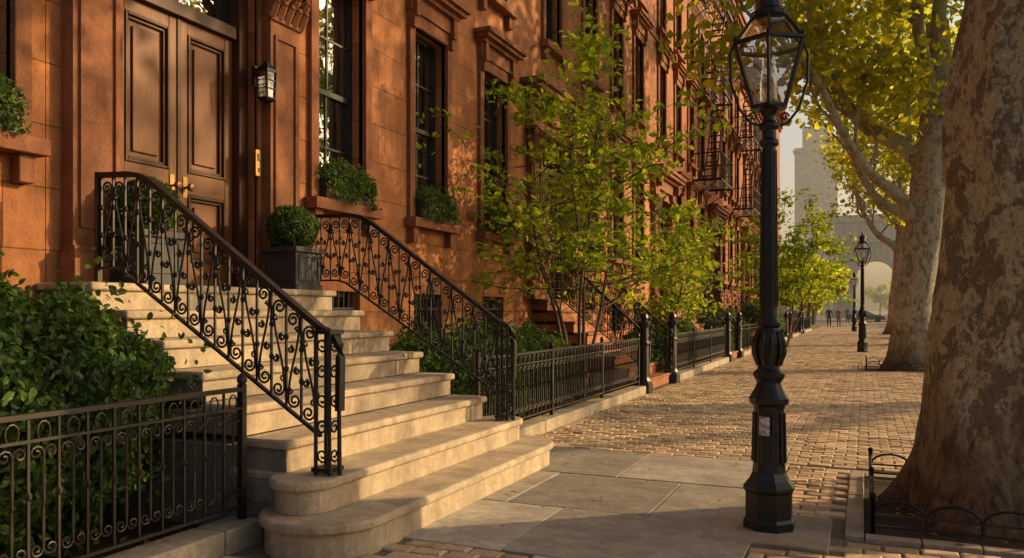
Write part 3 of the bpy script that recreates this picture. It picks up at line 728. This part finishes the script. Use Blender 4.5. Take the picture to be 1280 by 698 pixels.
# ---------------------------------------------------------------- trees
def path(p,d,L,n=6,wander=0.18,up=0.1):
    p=Vector(p); d=Vector(d).normalized(); pts=[p.copy()]
    for i in range(n):
        d=(d+Vector((random.gauss(0,wander),random.gauss(0,wander),random.gauss(0,wander)+up))).normalized()
        p=p+d*(L/n); pts.append(p.copy())
    return pts,d
def grow(mb,p,d,L,r,depth,tips,wander=0.16,up=0.08,kids=3,shrink=0.66):
    pts,dd=path(p,d,L,6,wander,up); n=len(pts)
    mb.tube(pts,[r*(1-0.5*i/(n-1)) for i in range(n)],8 if r>0.05 else 5,caps=False)
    if depth<=1: 
        tips+= [pts[-1],pts[-3]]
        if depth<=0: return
    for k in range(kids):
        q=pts[-1] if k==0 else pts[random.choice([2,3,4])]
        a=Vector((random.gauss(0,1),random.gauss(0,1),random.gauss(0,0.6))).normalized()
        nd_=(dd+a*(0.35 if k==0 else 0.95)).normalized()
        grow(mb,q,nd_,L*shrink*random.uniform(0.8,1.15),r*(0.5 if k==0 else 0.4),depth-1,tips,wander,up,kids,shrink)
def trunk(mb,pts,rad,flare=0.5,sides=48,rings=90,amp=0.05,fh=0.35,seed=0):
    ts=np.linspace(0,1,rings)**1.15; zs=[p[2] for p in pts]; z=np.interp(ts,np.linspace(0,1,len(pts)),zs)
    vs=[]
    for i in range(rings):
        zz=z[i]; cx=np.interp(zz,zs,[p[0] for p in pts]); cy=np.interp(zz,zs,[p[1] for p in pts]); r=np.interp(zz,zs,rad)
        fl=flare*math.exp(-max(zz,0)/fh)
        for j in range(sides):
            a=2*PI*j/sides
            lob=1+0.35*math.sin(5*a+seed)+0.2*math.sin(3*a+1+seed)
            nn=noise.noise(Vector((math.cos(a)*1.6+seed,math.sin(a)*1.6,zz*0.8)))*amp*1.4+noise.noise(Vector((math.cos(a)*5,math.sin(a)*5+seed,zz*2.2)))*amp*0.6+noise.noise(Vector((math.cos(a)*14,math.sin(a)*14+seed,zz*5)))*amp*0.2
            rr=r*(1+fl*lob)+nn
            vs.append((cx+rr*math.cos(a),cy+rr*math.sin(a),zz))
    mb.add(vs,[(i*sides+j,i*sides+(j+1)%sides,(i+1)*sides+(j+1)%sides,(i+1)*sides+j) for i in range(rings-1) for j in range(sides)])
def leaf_cloud(tips,per,spread,flatz=0.6):
    P=np.array([list(t) for t in tips]); P=np.repeat(P,per,axis=0)
    return P+rng.normal(size=P.shape)*np.array([spread,spread,spread*flatz])

e=empty('added_dapple_tree'); mb=MB(); bx,by=0.93,6.42
trunk(mb,[(bx,by,-0.05),(bx,by,1.2),(bx+0.08,by+0.02,2.6),(bx+0.20,by+0.08,4.2),(bx+0.3,by+0.1,5.8)],[0.53,0.49,0.455,0.40,0.36],0.42,96,170,0.06,0.30)
top=Vector((bx+0.3,by+0.1,5.6)); tips=[]
for d,L,r in (((0.9,-0.2,0.8),3.6,0.2),((-0.5,0.5,1.2),3.4,0.19),((0.2,1,0.9),3.4,0.18),((-0.2,-1,1.0),3.2,0.17),((0.1,0.1,1),3.6,0.2)):
    grow(mb,top+Vector((0,0,random.uniform(-0.3,0.2))),d,L,r,2,tips,kids=4)
mb.obj('trunk_and_limbs','bark',e,smooth=True)
leaves('crown_foliage',leaf_cloud(tips,16,0.5),0.2,'leaf_plane',e,aspect=0.85)

def plane_tree(loc,seed,low=True,per=9):
    random.seed(seed); e=empty('added_dapple_tree',loc); mb=MB(); tips=[]
    ux,uy=0.915,0.403
    trunk(mb,[(0,0,-0.05),(0.0,0,1.5),(0.25*ux,0.1,3.2),(0.5*ux,0.2,5.2),(0.62*ux,0.3,6.6),(0.6*ux,0.3,8.2)],[0.5,0.44,0.42,0.42,0.33,0.25],0.35,36,70,0.04,0.35,seed)
    def limb(pl,r0,depth=1):
        pts=[Vector((s*ux+t*-uy,s*uy+t*ux,z)) for s,t,z in pl]
        f=[]
        for i in range(len(pts)-1):
            p0=pts[max(i-1,0)];p1=pts[i];p2=pts[i+1];p3=pts[min(i+2,len(pts)-1)]
            for q in range(5):
                t=q/5; f.append(0.5*((2*p1)+(p2-p0)*t+(2*p0-5*p1+4*p2-p3)*t*t+(3*p1-p0-3*p2+p3)*t**3))
        f.append(pts[-1]); n=len(f)
        mb.tube(f,[r0*(1-0.72*i/(n-1)) for i in range(n)],12,caps=False)
        for k in range(6):
            i=int(n*(0.4+0.55*k/6)); q=f[min(i,n-1)]
            dr=(f[min(i+1,n-1)]-f[i-1]).normalized()+Vector((random.gauss(0,0.7),random.gauss(0,0.7),random.gauss(0.45,0.4)))
            grow(mb,q,dr,random.uniform(1.5,2.3),r0*0.28,depth,tips,0.18,0.07,4,0.62)
        grow(mb,f[-1],f[-1]-f[-2],1.8,r0*0.28,depth+1,tips,0.18,0.06,3,0.62)
    limb([(0.5,0,4.6),(-0.1,0.2,5.3),(-0.9,0.3,5.75),(-1.5,0.5,6.6),(-2.0,0.8,8.0),(-2.2,1.0,9.6)],0.24)
    if low: limb([(0.35,0,3.0),(-0.4,-0.2,4.0),(-1.3,-0.5,4.6),(-2.1,-0.9,5.5),(-2.8,-1.2,6.6),(-4.0,-1.5,7.6)],0.16)
    limb([(0.5,0,6.0),(0.1,-0.3,7.2),(-0.4,-0.8,8.6),(-0.6,-1.3,10.5)],0.2)
    limb([(0.6,0,5.0),(1.4,0.3,5.9),(2.4,0.8,7.0),(3.6,1.0,8.6)],0.2)
    limb([(0.6,0.1,5.8),(0.7,1.2,7.0),(0.5,2.6,8.3),(0.2,3.8,9.6)],0.18)
    limb([(0.6,0,5.6),(0.9,-1.2,6.8),(1.4,-2.4,8.0),(1.8,-3.4,9.4)],0.18)
    limb([(0.55,0,7.8),(0.8,0.2,9.5),(1.0,0.1,11.5)],0.2)
    w=mb.obj('trunk_and_limbs','bark2',e,smooth=True)
    l=leaves('crown_foliage',leaf_cloud(tips,per,0.42),0.22,'leaf_plane',e,aspect=0.85)
    return e,w,l,tips
plane_tree((1.07,21.1,0),11,True,17)
e3,w3,l3,t3=plane_tree((1.65,36,0),23,False,12)
en=empty('added_dapple_tree',(1.7,52,0)); inst(w3,'trunk_and_limbs',en,rotz=0.3); inst(l3,'crown_foliage',en,rotz=0.3)
# unseen plane tree added across the street, crown thinned to dapple the facade
en=empty('added_dapple_tree',(13.0,21.5,0)); inst(w3,'trunk_and_limbs',en,rotz=2.2,scale=1.1)
o=leaves('crown_foliage',leaf_cloud(t3,4,0.30),0.24,'leaf_plane',en,aspect=0.85); o.rotation_euler=(0,0,2.2); o.scale=(1.1,1.1,1.1)

def small_tree(name,loc,H,W,seed,n=7,per=16,lsz=0.095,mat='leaf_small',low=4):
    random.seed(seed); e=empty(name,loc); mb=MB(); tips=[]
    for k in range(n):
        a=2*PI*k/n+random.uniform(-0.3,0.3); sp=random.uniform(0.22,0.55) if k else 0.08
        d=Vector((math.cos(a)*sp,math.sin(a)*sp,1)).normalized()
        pts,dd=path((0.04*math.cos(a),0.04*math.sin(a),-0.02),d,H*random.uniform(0.55,0.7),9,0.07,0.02)
        m=len(pts); mb.tube(pts,[0.034*(1-0.65*i/(m-1)) for i in range(m)],7,caps=False)
        for i in range(low,m):
            aa=random.uniform(0,2*PI); 
            for q in range(2):
                aa+=PI*random.uniform(0.7,1.3); dr=Vector((math.cos(aa),math.sin(aa),random.uniform(0.0,0.4)))
                grow(mb,pts[i],dr,W*random.uniform(0.17,0.30)*(1.2-0.4*i/m),0.012,1,tips,0.12,0.03,3,0.6)
        grow(mb,pts[-1],dd,H*0.16,0.013,2,tips,0.15,0.03,3,0.65)
    mb.obj('stems','twig',e)
    leaves('foliage',leaf_cloud(tips,per,0.15,0.3),lsz,mat,e,flat=1.3,aspect=0.6)
    return e
small_tree('dogwood_tree',(-4.1,12.0,0),5.9,6.2,5,n=5,per=11,lsz=0.115)
small_tree('street_tree',(-2.7,32.0,0),6.2,4.4,9,n=5,per=9,lsz=0.15)
small_tree('front_yard_tree',(-4.4,19.5,0),4.2,3.0,14,n=4,per=6,lsz=0.12)

# ---------------------------------------------------------------- bushes / planters
bush('leafy_shrub',[((-4.45,3.05,0.75),(0.62,0.85,0.78)),((-4.35,2.35,0.7),(0.66,0.8,0.72)),((-4.6,3.35,0.5),(0.5,0.5,0.5)),((-4.4,1.2,0.65),(0.65,0.9,0.7))],0.056,dens=2500)
bush('hedge_shrub',[((-4.35,7.6,0.6),(0.55,0.75,0.62)),((-4.3,8.8,0.62),(0.6,0.9,0.66)),((-4.35,10.1,0.58),(0.55,0.85,0.6)),((-4.4,11.2,0.5),(0.5,0.6,0.5))],0.05,dens=1700)
bush('hedge_shrub',[((-4.4,17.2,0.5),(0.5,0.9,0.55)),((-4.4,18.9,0.5),(0.5,0.9,0.5)),((-4.4,20.8,0.6),(0.5,0.9,0.6))],0.07,dens=900)
bush('hedge_shrub',[((-4.4,26.2+i*1.7,0.6),(0.6,1.0,0.7+0.2*(i%2))) for i in range(3)]+[((-4.2,35.2+i*1.9,0.8),(0.8,1.0,0.9)) for i in range(3)],0.11,dens=350)
def topiary(loc):
    e=empty('boxwood_planter',loc); p=MB()
    p.extr([(-0.19,-0.19),(0.19,-0.19),(0.19,0.19),(-0.19,0.19)],0.02,0.36); p.box(-0.22,0.22,-0.22,0.22,0.36,0.41); p.box(-0.205,0.205,-0.205,0.205,0.0,0.05)
    for a in (-1,1):
        p.box(a*0.19,a*0.20,-0.15,-0.13,0.08,0.33);p.box(a*0.19,a*0.20,0.13,0.15,0.08,0.33);p.box(a*0.19,a*0.199,-0.13,0.13,0.31,0.33);p.box(a*0.19,a*0.199,-0.13,0.13,0.08,0.10)
        p.box(-0.15,-0.13,a*0.19,a*0.20,0.08,0.33);p.box(0.13,0.15,a*0.19,a*0.20,0.08,0.33);p.box(-0.13,0.13,a*0.19,a*0.199,0.31,0.33);p.box(-0.13,0.13,a*0.19,a*0.199,0.08,0.10)
    p.obj('planter_box','planter',e,bevel=0.006)
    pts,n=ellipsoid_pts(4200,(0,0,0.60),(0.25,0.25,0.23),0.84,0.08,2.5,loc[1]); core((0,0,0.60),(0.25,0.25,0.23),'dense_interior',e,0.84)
    leaves('clipped_foliage',pts,0.028,'leaf_box',e,n,nbias=0.6,aspect=0.65)
topiary((-5.14,6.33,1.6)); topiary((-5.14,4.58,1.6))
def window_box(y,w=0.86,z=2.62,mat='leaf_box'):
    e=empty('window_box_plants'); p=MB(); p.box(XF-0.12,XF+0.14,y-w/2,y+w/2,z+0.002,z+0.2); p.box(XF-0.13,XF+0.155,y-w/2-0.01,y+w/2+0.01,z+0.2,z+0.225)
    p.obj('trough','wplanter',e,bevel=0.005)
    P=[];Nn=[]
    for k in range(6):
        c=(XF+0.05+random.uniform(-0.02,0.05),y-w/2+w*(k+0.5)/6,z+0.27+random.uniform(-0.04,0.06)); r=(0.17,0.13,0.14+random.uniform(0,0.06))
        a,n=ellipsoid_pts(420,c,r,0.5,0.2,3,k); P.append(a);Nn.append(n)
        t=rng.random((120,1)); b=np.array([[XF+0.18,c[1],z+0.25]])+np.concatenate([0.05*t+rng.normal(0,0.02,(120,1)),rng.normal(0,0.05,(120,1)),-t*random.uniform(0.1,0.3)],1); P.append(b);Nn.append(np.tile([[1.0,0,0]],(120,1)))
    leaves('foliage',np.concatenate(P),0.042,mat,e,np.concatenate(Nn),nbias=0.8)
for y in (3.28,7.6,9.65,11.75,16.7,18.8,20.8): window_box(y)
N=420; fx=np.concatenate([rng.uniform(-3.3,2.3,260),rng.normal(-3.15,0.12,100),rng.uniform(0.05,1.85,60)]); fy=np.concatenate([rng.uniform(2.5,24,260),rng.uniform(7.2,20,100),rng.uniform(5.5,7.3,60)])
keep=~((fx<-2.5)&(fy<7.2)); pts=np.stack([fx,fy,np.full(N,0.016)],1)[keep]
leaves('fallen_leaves',pts,0.05,'leaf_dry',None,np.tile([[0,0,1.0]],(len(pts),1)),nbias=5)
N=900; pts=np.stack([rng.uniform(-5.3,-3.6,N),rng.uniform(0,13,N),np.full(N,0.005)],1); pts=pts[~((pts[:,1]>3.8)&(pts[:,1]<6.85))]
leaves('fallen_leaves',pts,0.06,'leaf_dry',None,np.tile([[0,0,1.0]],(len(pts),1)),nbias=2)

# ---------------------------------------------------------------- far end: arch, tower, trees
def arch(loc):
    e=empty('marble_arch',loc); a=MB(); W,H,ow,sp,D=7.3,19.0,3.3,7.4,2.6
    a.box(-W,-ow,-D,D,0,14); a.box(ow,W,-D,D,0,14)
    n=16
    for i in range(n):
        t0=PI-PI*i/n;t1=PI-PI*(i+1)/n
        p0=(ow*math.cos(t0),sp+ow*math.sin(t0));p1=(ow*math.cos(t1),sp+ow*math.sin(t1))
        a.extr_y([p0,p1,(p1[0],14),(p0[0],14)],-D,D)
    a.box(-W-0.5,W+0.5,-D-0.5,D+0.5,14,14.7); a.box(-W+0.2,W-0.2,-D+0.2,D-0.2,14.7,17.9); a.box(-W-0.3,W+0.3,-D-0.3,D+0.3,17.9,18.5); a.box(-W+0.4,W-0.4,-D+0.4,D-0.4,18.5,19.2)
    for sg in(-1,1):
        for xx in (4.0,6.7):
            a.box(sg*xx-0.35,sg*xx+0.35,-D-0.3,-D,1.6,12.6)
        a.box(sg*5.3-2.1,sg*5.3+2.1,-D-0.45,-D-0.002,0,1.6); a.box(sg*5.3-2.1,sg*5.3+2.1,-D-0.4,-D-0.002,12.6,13.2); a.box(sg*5.35-0.8,sg*5.35+0.8,-D-0.15,-D-0.002,3,6)
    for i in range(12):
        t0=PI-PI*i/12;t1=PI-PI*(i+1)/12; r0,r1=ow+0.0,ow+0.7
        a.extr_y([(r0*math.cos(t0),sp+r0*math.sin(t0)),(r0*math.cos(t1),sp+r0*math.sin(t1)),(r1*math.cos(t1),sp+r1*math.sin(t1)),(r1*math.cos(t0),sp+r1*math.sin(t0))],-D-0.2,-D-0.01)
    q=-W
    while q<W: a.box(q,q+0.3,-D-0.35,-D-0.02,13.4,13.99); q+=0.75
    a.obj('arch_masonry','marble',e)
arch((2.0,165,0))
def tower(name,x,y,w,d,h,step=0):
    e=empty(name,(x,y,0)); a=MB(); g=MB(); a.box(-w/2,w/2,-d/2,d/2,-0.2,h)
    if step: a.box(-w/3,w/3,-d/3,d/3,h,h+step); a.box(-w/6,w/6,-d/6,d/6,h+step,h+step*1.5)
    a.box(-w/2-0.4,w/2+0.4,-d/2-0.4,d/2+0.4,h-1.2,h-0.5)
    z=3
    while z<h-3:
        q=-w/2+1.2
        while q<w/2-1.5: 
            g.box(q,q+1.1,-d/2-0.03,-d/2+0.1,z,z+1.8); q+=2.4
        q=-d/2+1.2
        while q<d/2-1.5: g.box(w/2-0.1,w/2+0.03,q,q+1.1,z,z+1.8); q+=2.4
        z+=3.3
    a.obj('tower_walls','tower',e); g.obj('tower_windows','glass',e)
tower('apartment_tower',-12,240,11,14,46,6)
tower('apartment_tower',-40,190,20,16,30,0)
tower('office_building',44,260,26,20,22,0)
def distant_trees():
    P=[];mb=MB()
    sp=[(-12,124,6),(-18,126,8),(-26,122,8),(-12,150,7),(-20,160,9),(-28,170,10),(24,170,9),(34,160,10),(-9,200,7),(4,245,6),(9,250,7),(-16,240,9),(18,235,8),(-38,130,10),(44,170,11),(-4.6,66,4.0),(-4.5,74,4.5),(-4.6,84,5),(-5,94,5),(18.5,92,7),(19,104,8),(20,118,8)]
    for (x,y,s) in sp:
        mb.tube([(x,y,-0.1),(x+0.2,y,s*0.5),(x,y,s*0.9)],[s*0.04,s*0.03,s*0.01],7)
        for k in range(14):
            c=np.array([x,y,s*0.85])+rng.normal(size=3)*np.array([s*0.28,s*0.28,s*0.22]); r=s*rng.uniform(0.13,0.24)
            a,_=ellipsoid_pts(130,c,(r,r,r*0.8),0.4,0.25,2.5,k); P.append(a)
    e=empty('distant_trees'); mb.obj('trunks','twig',e); leaves('foliage',np.concatenate(P),0.42,'leaf_plane',e,aspect=0.8)
distant_trees()

# ---------------------------------------------------------------- cars
def car(loc,rot,col):
    e=empty('parked_car',loc); e.rotation_euler=(0,0,rot); b=MB()
    pm=m_plain('car_paint',col,0.3,0.2,0.05,3,0.0,0.6,0.6)
    body=[(-2.2,0.35),(-2.2,0.75),(-2.05,0.92),(-1.5,0.98),(1.0,0.98),(1.9,0.85),(2.2,0.65),(2.2,0.35)]
    cab=[(-1.75,0.97),(-1.2,1.42),(0.2,1.45),(1.05,0.97)]
    def loft(poly,w0,w1,zm,m):
        zs=[p[1] for p in poly]; mn,mx=min(zs),max(zs); k=len(poly); vs=[]
        for sg in(-1,1):
            for (x,z) in poly:
                t=(z-mn)/(mx-mn); vs.append((x,sg*(w0+(w1-w0)*t),z))
        b.add(vs,[tuple(range(k-1,-1,-1)),tuple(range(k,2*k))]+[(i,(i+1)%k,k+(i+1)%k,k+i) for i in range(k)],m)
    loft(body,0.9,0.84,0,0); loft(cab,0.80,0.62,0,1); b.box(-1.15,0.15,-0.60,0.60,1.44,1.47,0)
    for x in(-1.35,1.35):
        for sg in(-1,1):
            vs=[];N=18
            for (r,yy) in ((0.33,0.70),(0.34,0.72),(0.34,0.90),(0.30,0.92),(0.12,0.90)):
                for j in range(N): vs.append((x+r*math.cos(2*PI*j/N),sg*yy,0.34+r*math.sin(2*PI*j/N)))
            b.add(vs,[(i*N+j,i*N+(j+1)%N,(i+1)*N+(j+1)%N,(i+1)*N+j) for i in range(4) for j in range(N)]+[tuple(range(4*N,5*N))],2)
    for sg in(-1,1): b.box(2.17,2.22,sg*0.7-0.15,sg*0.7+0.15,0.6,0.72,3); b.box(-2.22,-2.17,sg*0.7-0.12,sg*0.7+0.12,0.65,0.8,4)
    red=m_plain('tail_light',(0.4,0.02,0.01),0.3)
    b.obj('body',[pm,M['glass'],M['lampblack'],M['white'],red],e,bevel=0.05,seg=3)
for (x,y,r,c) in ((3.7,46,PI/2,(0.03,0.03,0.035)),(3.7,58,PI/2,(0.25,0.25,0.26)),(3.7,72,PI/2,(0.02,0.03,0.06)),(0.2,109,0,(0.03,0.03,0.03)),(5.5,111,0,(0.12,0.02,0.02)),(3.7,88,PI/2,(0.3,0.3,0.3)),(-8,109,PI,(0.2,0.2,0.21))):
    car((x,y,-0.125),r,c)

# ---------------------------------------------------------------- people (far, walking)
def person(loc,rot,coat,trouser,h=1.72,ph=1):
    m,nt,out=new_mat('clothing'); tc=nd(nt,'ShaderNodeTexCoord'); s=nd(nt,'ShaderNodeSeparateXYZ',{0:tc.outputs['Object']})
    col=ramp(nt,mathn(nt,'DIVIDE',s.outputs[2],1.8),[(0.0,(0.02,0.015,0.01)),(0.05,trouser),(0.47,coat),(0.835,(0.45,0.28,0.2)),(0.93,(0.05,0.03,0.02))],'CONSTANT')
    finish(nt,out,col,0.8)
    J=[((0,0,0.95),.13),((0,0,1.15),.13),((0,0,1.38),.15),((0,0.0,1.50),.06),((0,0.02,1.58),.075),((0,0.02,1.68),.095),((0,0.01,1.74),.06),
       ((0.1,0,0.9),.10),((0.1,0.16*ph,0.5),.07),((0.1,0.22*ph,0.09),.045),((0.1,0.34*ph,0.04),.04),
       ((-0.1,0,0.9),.10),((-0.1,-0.08*ph,0.5),.07),((-0.1,-0.30*ph,0.14),.045),((-0.1,-0.20*ph,0.04),.04),
       ((0.19,0,1.42),.06),((0.25,-0.1*ph,1.15),.048),((0.25,-0.02*ph,0.90),.035),((0.25,0.02*ph,0.80),.03),
       ((-0.19,0,1.42),.06),((-0.25,0.06*ph,1.15),.048),((-0.25,0.2*ph,0.93),.035),((-0.25,0.25*ph,0.84),.03)]
    E=[(0,1),(1,2),(2,3),(3,4),(4,5),(5,6),(0,7),(7,8),(8,9),(9,10),(0,11),(11,12),(12,13),(13,14),(2,15),(15,16),(16,17),(17,18),(2,19),(19,20),(20,21),(21,22)]
    me=bpy.data.meshes.new('person'); me.from_pydata([j[0] for j in J],E,[]); me.materials.append(m)
    o=bpy.data.objects.new('walking_person',me); scene.collection.objects.link(o)
    o.modifiers.new('skin','SKIN')
    for i,j in enumerate(J): me.skin_vertices[0].data[i].radius=(j[1],j[1])
    me.skin_vertices[0].data[0].use_root=True
    sb=o.modifiers.new('sub','SUBSURF'); sb.levels=1; sb.render_levels=1
    o.location=loc; o.rotation_euler=(0,0,rot); o.scale=(h/1.8,)*3
person((-2.6,70,0),PI,(0.03,0.03,0.05),(0.03,0.03,0.04))
person((-1.9,71,0),PI,(0.25,0.12,0.08),(0.05,0.05,0.08),1.65,-1)
person((-1.6,92,0),0,(0.1,0.1,0.12),(0.04,0.04,0.05),1.75)

# ---------------------------------------------------------------- evening haze standing over the far end of the street
hz=MB(); hz.box(-60,90,62,420,-0.4,60)
hm,nt,out=new_mat('haze_air'); vs_=nd(nt,'ShaderNodeVolumeScatter',{'Color':(1.0,0.92,0.76,1),'Density':0.0014,'Anisotropy':0.4})
nt.links.new(vs_.outputs[0],out.inputs['Volume']); hz.obj('haze',hm)

# ---------------------------------------------------------------- light, sky, camera
az=math.radians(54); el=math.radians(20)
w=bpy.data.worlds.new('World'); scene.world=w; w.use_nodes=True; nt=w.node_tree; nt.nodes.clear()
sky=nt.nodes.new('ShaderNodeTexSky'); sky.sky_type='NISHITA'; sky.sun_disc=False; sky.sun_elevation=el; sky.sun_rotation=az; sky.dust_density=6.0; sky.air_density=1.2; sky.ozone_density=0.5
bg=nt.nodes.new('ShaderNodeBackground'); bg.inputs[1].default_value=0.15; ow=nt.nodes.new('ShaderNodeOutputWorld')
nt.links.new(sky.outputs[0],bg.inputs[0]); nt.links.new(bg.outputs[0],ow.inputs[0])
sd_=bpy.data.lights.new('sun','SUN'); sd_.energy=5.0; sd_.angle=math.radians(0.6); sd_.color=(1.0,0.70,0.35)
so=bpy.data.objects.new('sun',sd_); scene.collection.objects.link(so)
dirv=Vector((math.sin(az)*math.cos(el),math.cos(az)*math.cos(el),math.sin(el)))
so.rotation_euler=dirv.to_track_quat('Z','Y').to_euler(); so.location=(20,20,20)
cd=bpy.data.cameras.new('camera'); cam=bpy.data.objects.new('camera',cd); scene.collection.objects.link(cam)
cam.location=(0,0,1.4); cam.rotation_euler=(PI/2,0,math.atan(0.44)); cd.sensor_width=36; cd.lens=28.125; cd.shift_y=0.0305; cd.clip_end=3000; cd.clip_start=0.05
scene.camera=cam
scene.view_settings.view_transform='Standard'; scene.view_settings.look='None'; scene.view_settings.exposure=0
